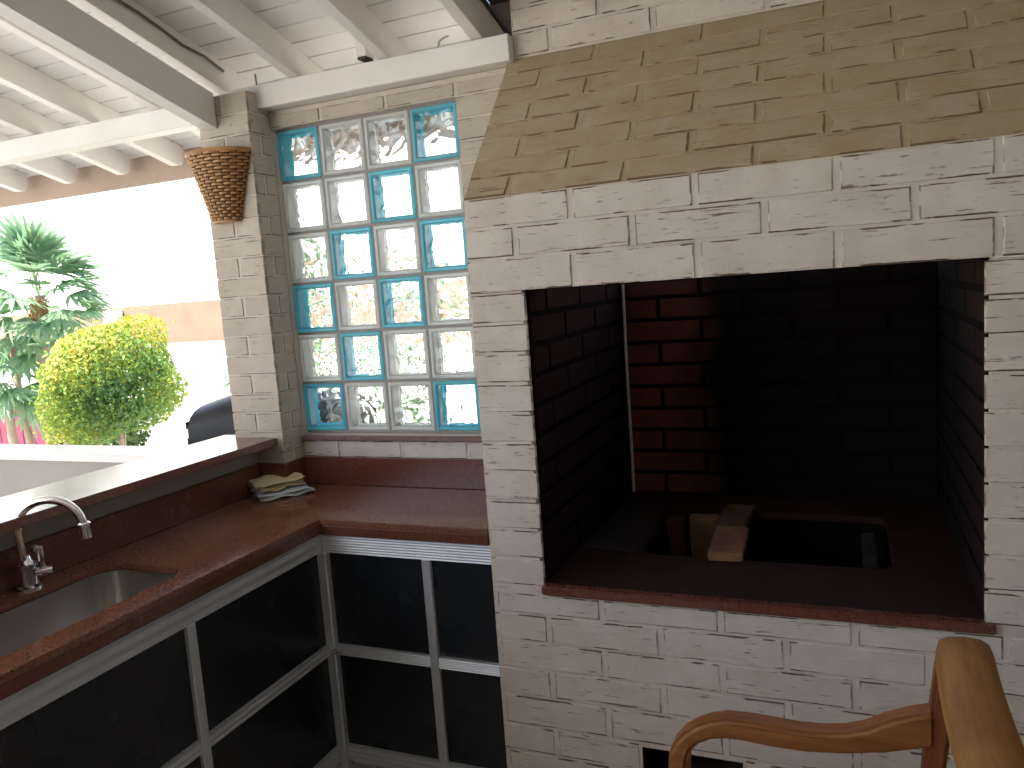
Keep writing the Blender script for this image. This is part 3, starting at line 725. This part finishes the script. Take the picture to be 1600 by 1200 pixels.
def beamthing(b, label, mat):
    o = box('timber_beam', b, mat, None, bevel=.003); return tag(o, label, 'beam')
beamthing((-.12, 1.042, -.092, .02, 1.2665, 1.353), 'white timber beam on top of the wall above the glass blocks', m_beam)
beamthing((-6.6, PX0+.004, -.045, .03, 1.2655, 1.353), 'white timber beam running left from the pillar under the rafters', m_beamg)
bm = bmesh.new(); b0, b1 = 1.161, 1.2916
prism(bm, [(-5.4, b0-SL*5.4), (PY-.002, b0+SL*(PY)), (PY-.002, b1+SL*(PY)), (-5.4, b1-SL*5.4)], -.222, -.150, 'x')
tag(bm_obj('timber_beam', bm, m_beamg, None, bevel=.003), 'thick sloping white beam coming down to the pillar top', 'beam')
bm = bmesh.new(); pts = [(-.165+.004*math.sin(i*1.7), -.07-.1*i, rz(-.07-.1*i)+.07+.006*math.sin(i*2.3)) for i in range(45)]
tube(bm, pts, .005, 6); tag(bm_obj('electric_cable', bm, m_cable), 'brown electric cable clipped along the rafter above the thick beam', 'cable')
bm = bmesh.new(); tube(bm, [(.765, -.06, 1.353), (.768, -.05, 1.385), (.775, -.03, 1.40), (.785, -.01, 1.41)], .004, 6)
tag(bm_obj('loose_wire', bm, m_wcable), 'short pale wire sticking up behind the wall beam', 'wire')
bm = bmesh.new(); tube(bm, [(.0, -.085, 1.34), (.0, -.088, 1.375), (-.003, -.086, 1.395)], .003, 6)
tag(bm_obj('nail', bm, m_cable), 'bent nail standing on the wall beam by the pillar', 'nail')

# ------------------------------------------------------------------ wooden armchair
ch = thing('wooden_armchair', (1.95, -1.27, FLOOR), 'varnished wooden armchair with curved arms in front of the barbecue', 'chair')
ridge = [(2.195, -.342), (2.150, -.357), (2.109, -.375), (2.070, -.398), (2.032, -.412), (1.99, -.419), (1.948, -.421), (1.90, -.419), (1.851, -.4165), (1.80, -.418), (1.764, -.428), (1.735, -.442), (1.706, -.464), (1.683, -.492), (1.671, -.52), (1.668, -.56), (1.668, -.65)]
bot = [(1.712, -.65), (1.711, -.56), (1.714, -.527), (1.722, -.503), (1.736, -.486), (1.765, -.470), (1.80, -.464), (1.84, -.4635), (1.882, -.467), (1.958, -.467), (2.032, -.458), (2.109, -.442), (2.195, -.415)]
for y0, y1 in ((-1.03, -.975), (-1.575, -1.52)):
    bm = bmesh.new(); prism(bm, ridge+bot, y0, y1, 'y'); bm_obj('arm', bm, m_wood, ch, bevel=.010, seg=3, smooth=True)
    bm = bmesh.new(); prism(bm, [(1.668, -.6505), (1.712, -.6505), (1.722, -.80), (1.716, FLOOR), (1.676, FLOOR), (1.672, -.8)], y0+.002, y1-.002, 'y'); bm_obj('leg', bm, m_wood_z, ch, bevel=.008, seg=2, smooth=True)
    bm = bmesh.new(); prism(bm, [(2.196, -.247), (2.172, -.45), (2.155, -.70), (2.16, -.8), (2.19, FLOOR), (2.235, FLOOR), (2.21, -.8), (2.205, -.70), (2.213, -.45), (2.240, -.247)], y0+.008, y1-.004, 'y'); bm_obj('leg', bm, m_wood_z, ch, bevel=.008, seg=2, smooth=True)
    bm = bmesh.new(); add_box(bm, 1.7225, 2.154, y0+.012, y1-.012, -.745, -.69); bm_obj('side_rail', bm, m_wood, ch, bevel=.005)
# top rail of the back, seen from above along its length
bm = bmesh.new(); P = []
n = 15
rings = []
for i in range(n+1):
    y = -.960-.63*i/n; e = min(1, min(i, n-i)/1.6+.0); s = math.sqrt(max(.03, 1-(1-min(1, e))**2)); bow = -.012*math.sin(PI*i/n)
    cxr, czr = 2.246+bow, -.225; ring = []
    for k in range(12):
        a = 2*PI*k/12; cx_, sz_ = math.cos(a), math.sin(a)
        ring.append(bm.verts.new((cxr+.050*s*math.copysign(abs(cx_)**.7, cx_), y, czr+.033*s*math.copysign(abs(sz_)**.7, sz_))))
    rings.append(ring)
for a, b in zip(rings, rings[1:]):
    for k in range(12): bm.faces.new((a[k], a[(k+1) % 12], b[(k+1) % 12], b[k]))
bm.faces.new(rings[0][::-1]); bm.faces.new(rings[-1]); bm_obj('top_rail', bm, m_wood_y, ch, smooth=True)
for k in range(6):
    y = -1.085-.076*k
    bm = bmesh.new(); prism(bm, [(2.245, -.245), (2.225, -.45), (2.205, -.66), (2.222, -.66), (2.242, -.45), (2.262, -.245)], y-.018, y+.018, 'y'); bm_obj('back_slat', bm, m_wood_z, ch, bevel=.003)
box('back_rail', (2.19, 2.235, -1.52, -1.03, -.715, -.6605), m_wood_y, ch, bevel=.005)
box('front_rail', (1.68, 1.712, -1.52, -1.03, -.745, -.69), m_wood_y, ch, bevel=.005)
for k in range(6): box('seat_slat', (1.66+k*.083, 1.735+k*.083, -1.51, -1.04, -.6895, -.668), m_wood_y, ch, bevel=.004)

# ------------------------------------------------------------------ black domed barbecue grill outside
gr = thing('black_grill', (-.5, .47, FLOOR), 'black domed barbecue grill standing outside behind the pillar', 'grill')
GYc, GZ = .47, -.315
bm = bmesh.new(); rings = []
for i in range(9):
    x = -.93+i*.101; pr = []
    s = 1
    for k in range(13):
        a = PI*k/12; pr.append(bm.verts.new((x, GYc-.20*s*math.cos(a), GZ+.10+.34*max(0, math.sin(a))**.36*(.79+.21*math.sin(PI*i/8)))))
    rings.append(pr)
for a, b in zip(rings, rings[1:]):
    for k in range(12): bm.faces.new((a[k], a[k+1], b[k+1], b[k]))
bm.faces.new(rings[0]); bm.faces.new(rings[-1][::-1])
bm_obj('lid', bm, m_black, gr, smooth=True)
bm = bmesh.new(); prism(bm, [(GYc-.195, GZ+.095), (GYc+.195, GZ+.095), (GYc+.15, GZ-.12), (GYc-.15, GZ-.12)], -.926, -.126, 'x'); bm_obj('firebox', bm, m_black, gr, bevel=.01)
bm = bmesh.new(); tube(bm, [(-.7, GYc-.20, GZ+.16), (-.7, GYc-.235, GZ+.16), (-.32, GYc-.235, GZ+.16), (-.32, GYc-.20, GZ+.16)], .011, 8); bm_obj('handle', bm, m_rubber, gr)
for zz in (GZ+.18, GZ+.26): box('hinge', (-.947, -.931, GYc-.19, GYc-.12, zz, zz+.035), m_rubber, gr)
for xx in (-.86, -.17):
    for yy in (GYc-.13, GYc+.13):
        bm = bmesh.new(); tube(bm, [(xx, yy, GZ-.121), (xx, yy, FLOOR)], .014, 8); bm_obj('leg', bm, m_rubber, gr)

# ------------------------------------------------------------------ plants
def leaf_mesh(name, V, Fc, tones):
    me = bpy.data.meshes.new(name); me.from_pydata(V, [], Fc); at = me.attributes.new('leaf_tone', 'FLOAT', 'POINT'); at.data.foreach_set('value', tones); return me
def blob_crown(parent, c, rad, n, size, mat, R, yellow, name='crown', dense=.55):  # yellow(d): tone shift that paints the sunlit side of a crown
    V, Fc, T = [], [], []
    clumps = [(Vector((R.gauss(0, 1), R.gauss(0, 1), R.gauss(0, 1))).normalized(), R.uniform(.10, .22)) for _ in range(60)]
    for _ in range(n):
        d = Vector((R.gauss(0, 1), R.gauss(0, 1), R.gauss(0, 1))).normalized()
        bump = sum(a*max(0, d.dot(q)-.86)/.14 for q, a in clumps)
        r = (1-.42*R.random()**1.7)*(.83+bump*.8)
        if R.random() < .03: r *= 1.10
        p = Vector((c[0]+d.x*rad[0]*r, c[1]+d.y*rad[1]*r, c[2]+d.z*rad[2]*r))
        nn = (d+Vector((R.gauss(0, .6), R.gauss(0, .6), R.gauss(0, .6)))).normalized(); t = nn.orthogonal().normalized(); t = Matrix.Rotation(R.uniform(0, 6.3), 3, nn) @ t; b = nn.cross(t)
        s = size*R.uniform(.6, 1.3); k = len(V)
        V += [p-t*s*.5, p+b*s*.28+nn*s*.08, p+t*s*.6, p-b*s*.28+nn*s*.08]; Fc.append((k, k+1, k+2, k+3))
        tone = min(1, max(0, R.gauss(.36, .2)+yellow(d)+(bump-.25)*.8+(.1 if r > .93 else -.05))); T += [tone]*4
    me = leaf_mesh(name, [tuple(v-Vector(c)) for v in V], Fc, T); return link(name, me, c, mat, parent)
R = random.Random(4)
bu = thing('round_bush', (-4.05, 2.35, FLOOR-.12), 'round clipped golden green bush in the garden', 'bush')
blob_crown(bu, (-3.86, 2.3, -.07), (.54, .52, .455), 22000, .042, m_bush, R, lambda d: -.25*d.x+.18*d.z)  # top and left leaves painted yellower, as lit by the sun
for i, (dx, dy) in enumerate(((-.12, 0), (-.02, .08), (.08, -.04))):
    bm = bmesh.new(); tube(bm, [(-3.9+dx, 2.35+dy, FLOOR-.12), (-3.9+dx*1.5, 2.35+dy, -.8), (-3.9+dx*2.0, 2.35+dy*2, -.35)], [.035, .028, .015], 7); bm_obj('stem', bm, m_trunk, bu, smooth=True)

def fan_mesh(name, R, nb=11, L=.34, spread=150):
    """one fan palm frond: petiole along +x, blades radiating from its end"""
    V, Fc, T = [], [], []
    st = .30
    for k, (w, z) in enumerate(((.007, 0), (.005, .03), (.005, .0))):
        pass
    P0 = [(0, -.006, 0), (0, .006, 0), (st*.5, .005, .035), (st*.5, -.005, .035), (st, .004, .02), (st, -.004, .02)]
    V += P0; Fc += [(0, 1, 2, 3), (3, 2, 4, 5)]; T += [.7]*6
    for b in range(nb):
        a = math.radians(-spread/2+spread*b/(nb-1)+R.uniform(-3, 3)); l = L*R.uniform(.85, 1.08)*(1-.18*abs(b-(nb-1)/2)/(nb/2)); w = .019*R.uniform(.8, 1.2)
        dx, dy = math.cos(a), math.sin(a); k = len(V); n = 5; dr = R.uniform(.05, .16); tn = min(1, max(0, R.gauss(.5, .2)))
        for i in range(n+1):
            t = i/n; ww = w*math.sin(PI*(t*.86+.1))**.7*(1 if i < n else .25); z = .02+.02*t-dr*t*t
            cx, cy = st+dx*l*t, dy*l*t
            V += [(cx-dy*ww, cy+dx*ww, z), (cx, cy, z-.007*(1-t)), (cx+dy*ww, cy-dx*ww, z)]; T += [tn, tn*.8, tn]
        for i in range(n):
            q = k+i*3; Fc += [(q, q+1, q+4, q+3), (q+1, q+2, q+5, q+4)]
    return leaf_mesh(name, V, Fc, T)
FAN = [fan_mesh('frond', random.Random(s)) for s in range(5)]
for m in FAN: m.materials.append(m_palm)
def palm(base, crown_pts, label, group, trunks, sc=1.0, seed=1, n=16):
    R = random.Random(seed); p = thing('fan_palm', base, label, 'palm', group)
    for (x0, y0, x1, y1, z1, r) in trunks:
        bm = bmesh.new(); n_ = 9
        tube(bm, [(x0+(x1-x0)*i/n_+.012*math.sin(i), y0+(y1-y0)*i/n_, base[2]+(z1-base[2])*i/n_) for i in range(n_+1)], [r*(1-.3*i/n_)*(1+.1*(i % 2)) for i in range(n_+1)], 9)
        bm_obj('trunk', bm, m_trunk, p, smooth=True)
    for (cx, cy, cz, cnt, elmin, elmax, s) in crown_pts:
        for i in range(cnt):
            az = 2*PI*i/cnt*1.618*2+R.uniform(-.3, .3); el = math.radians(R.uniform(elmin, elmax)); me = FAN[R.randrange(5)]
            o = link('frond', me, (cx+R.uniform(-.03, .03), cy+R.uniform(-.03, .03), cz+R.uniform(-.10, .05)), None, p)
            o.rotation_euler = Euler((R.uniform(-.4, .4), -el, az)); k = s*sc*R.uniform(.85, 1.15); o.scale = (k, k, k)
    return p
pa = palm((-5.62, 3.0, FLOOR-.12), [(-5.47, 3.0, .84, 26, 20, 88, 1.1), (-5.47, 3.0, .70, 22, -50, 25, 1.15), (-5.95, 2.95, .45, 14, -50, 40, 1.1), (-5.7, 2.9, .12, 16, -60, 35, 1.1), (-5.9, 2.85, -.1, 14, -60, 40, 1.0), (-5.1, 3.05, .62, 3, -30, 30, .8)],
     'tall fan palm with fibrous trunk left of the round bush', None,
     [(-5.62, 3.0, -5.47, 3.0, .78, .07), (-5.45, 3.05, -5.30, 3.1, -.2, .085), (-5.28, 3.1, -5.18, 3.15, -.25, .075), (-5.88, 3.0, -5.93, 2.95, .45, .04), (-6.05, 2.95, -5.98, 2.85, -.2, .05)])
bm = bmesh.new(); RR = random.Random(2)
for i in range(70):
    a = RR.uniform(0, 6.3); z = RR.uniform(.50, .76); r = .065
    tube(bm, [(-5.49+r*math.cos(a), 3.0+r*math.sin(a), z), (-5.49+(r+.045)*math.cos(a+.1), 3+(r+.045)*math.sin(a+.1), z+RR.uniform(-.03, .06))], [.010, .003], 4)
lathe(bm, [(.05, 0), (.085, .06), (.08, .16), (.05, .24)], (-5.49, 3.0, .50), 12)
bm_obj('fibre_collar', bm, m_fibre, pa)
palm((-1.55, 2.1, FLOOR-.12), [(-1.5, 2.1, .45, 14, -30, 80, .9), (-1.7, 2.0, .05, 12, -40, 50, .9), (-1.3, 2.2, .0, 12, -40, 50, .9)], 'fan palm outside seen through the left glass blocks', 'palms outside the glass block window',
     [(-1.55, 2.1, -1.5, 2.1, .45, .045), (-1.6, 2.05, -1.7, 2.0, .0, .03)], seed=5)
palm((-.75, 2.3, FLOOR-.12), [(-.75, 2.3, .30, 12, -30, 80, .8), (-.95, 2.3, -.1, 10, -40, 50, .8)], 'smaller fan palm outside behind the middle glass blocks', 'palms outside the glass block window',
     [(-.75, 2.3, -.75, 2.3, .28, .04)], seed=9)
def shrub(c, rad, n, label, seed, group=None):
    s = thing('leafy_shrub', (c[0], c[1], FLOOR-.12), label, 'shrub', group)
    R = random.Random(seed); blob_crown(s, c, rad, n, .07, m_shrub, R, lambda d: 0)
    bm = bmesh.new(); tube(bm, [(c[0], c[1], FLOOR-.12), (c[0]+.03, c[1], c[2])], [.03, .012], 6); bm_obj('stem', bm, m_trunk, s)
shrub((-1.25, 1.75, -.55), (.42, .3, .30), 2200, 'low green shrub outside below the palm', 21)
shrub((-5.2, 3.3, -.72), (.5, .3, .25), 2200, 'low green shrub between the palm trunks and the round bush', 22)
bm = bmesh.new(); tube(bm, [(-8.0, 2.6, .60), (-6.5, 2.8, .54), (-5.45, 2.93, .51)], .008, 6)
tag(bm_obj('clothes_line', bm, m_wwall), 'white line tied to the tall palm trunk', 'line')
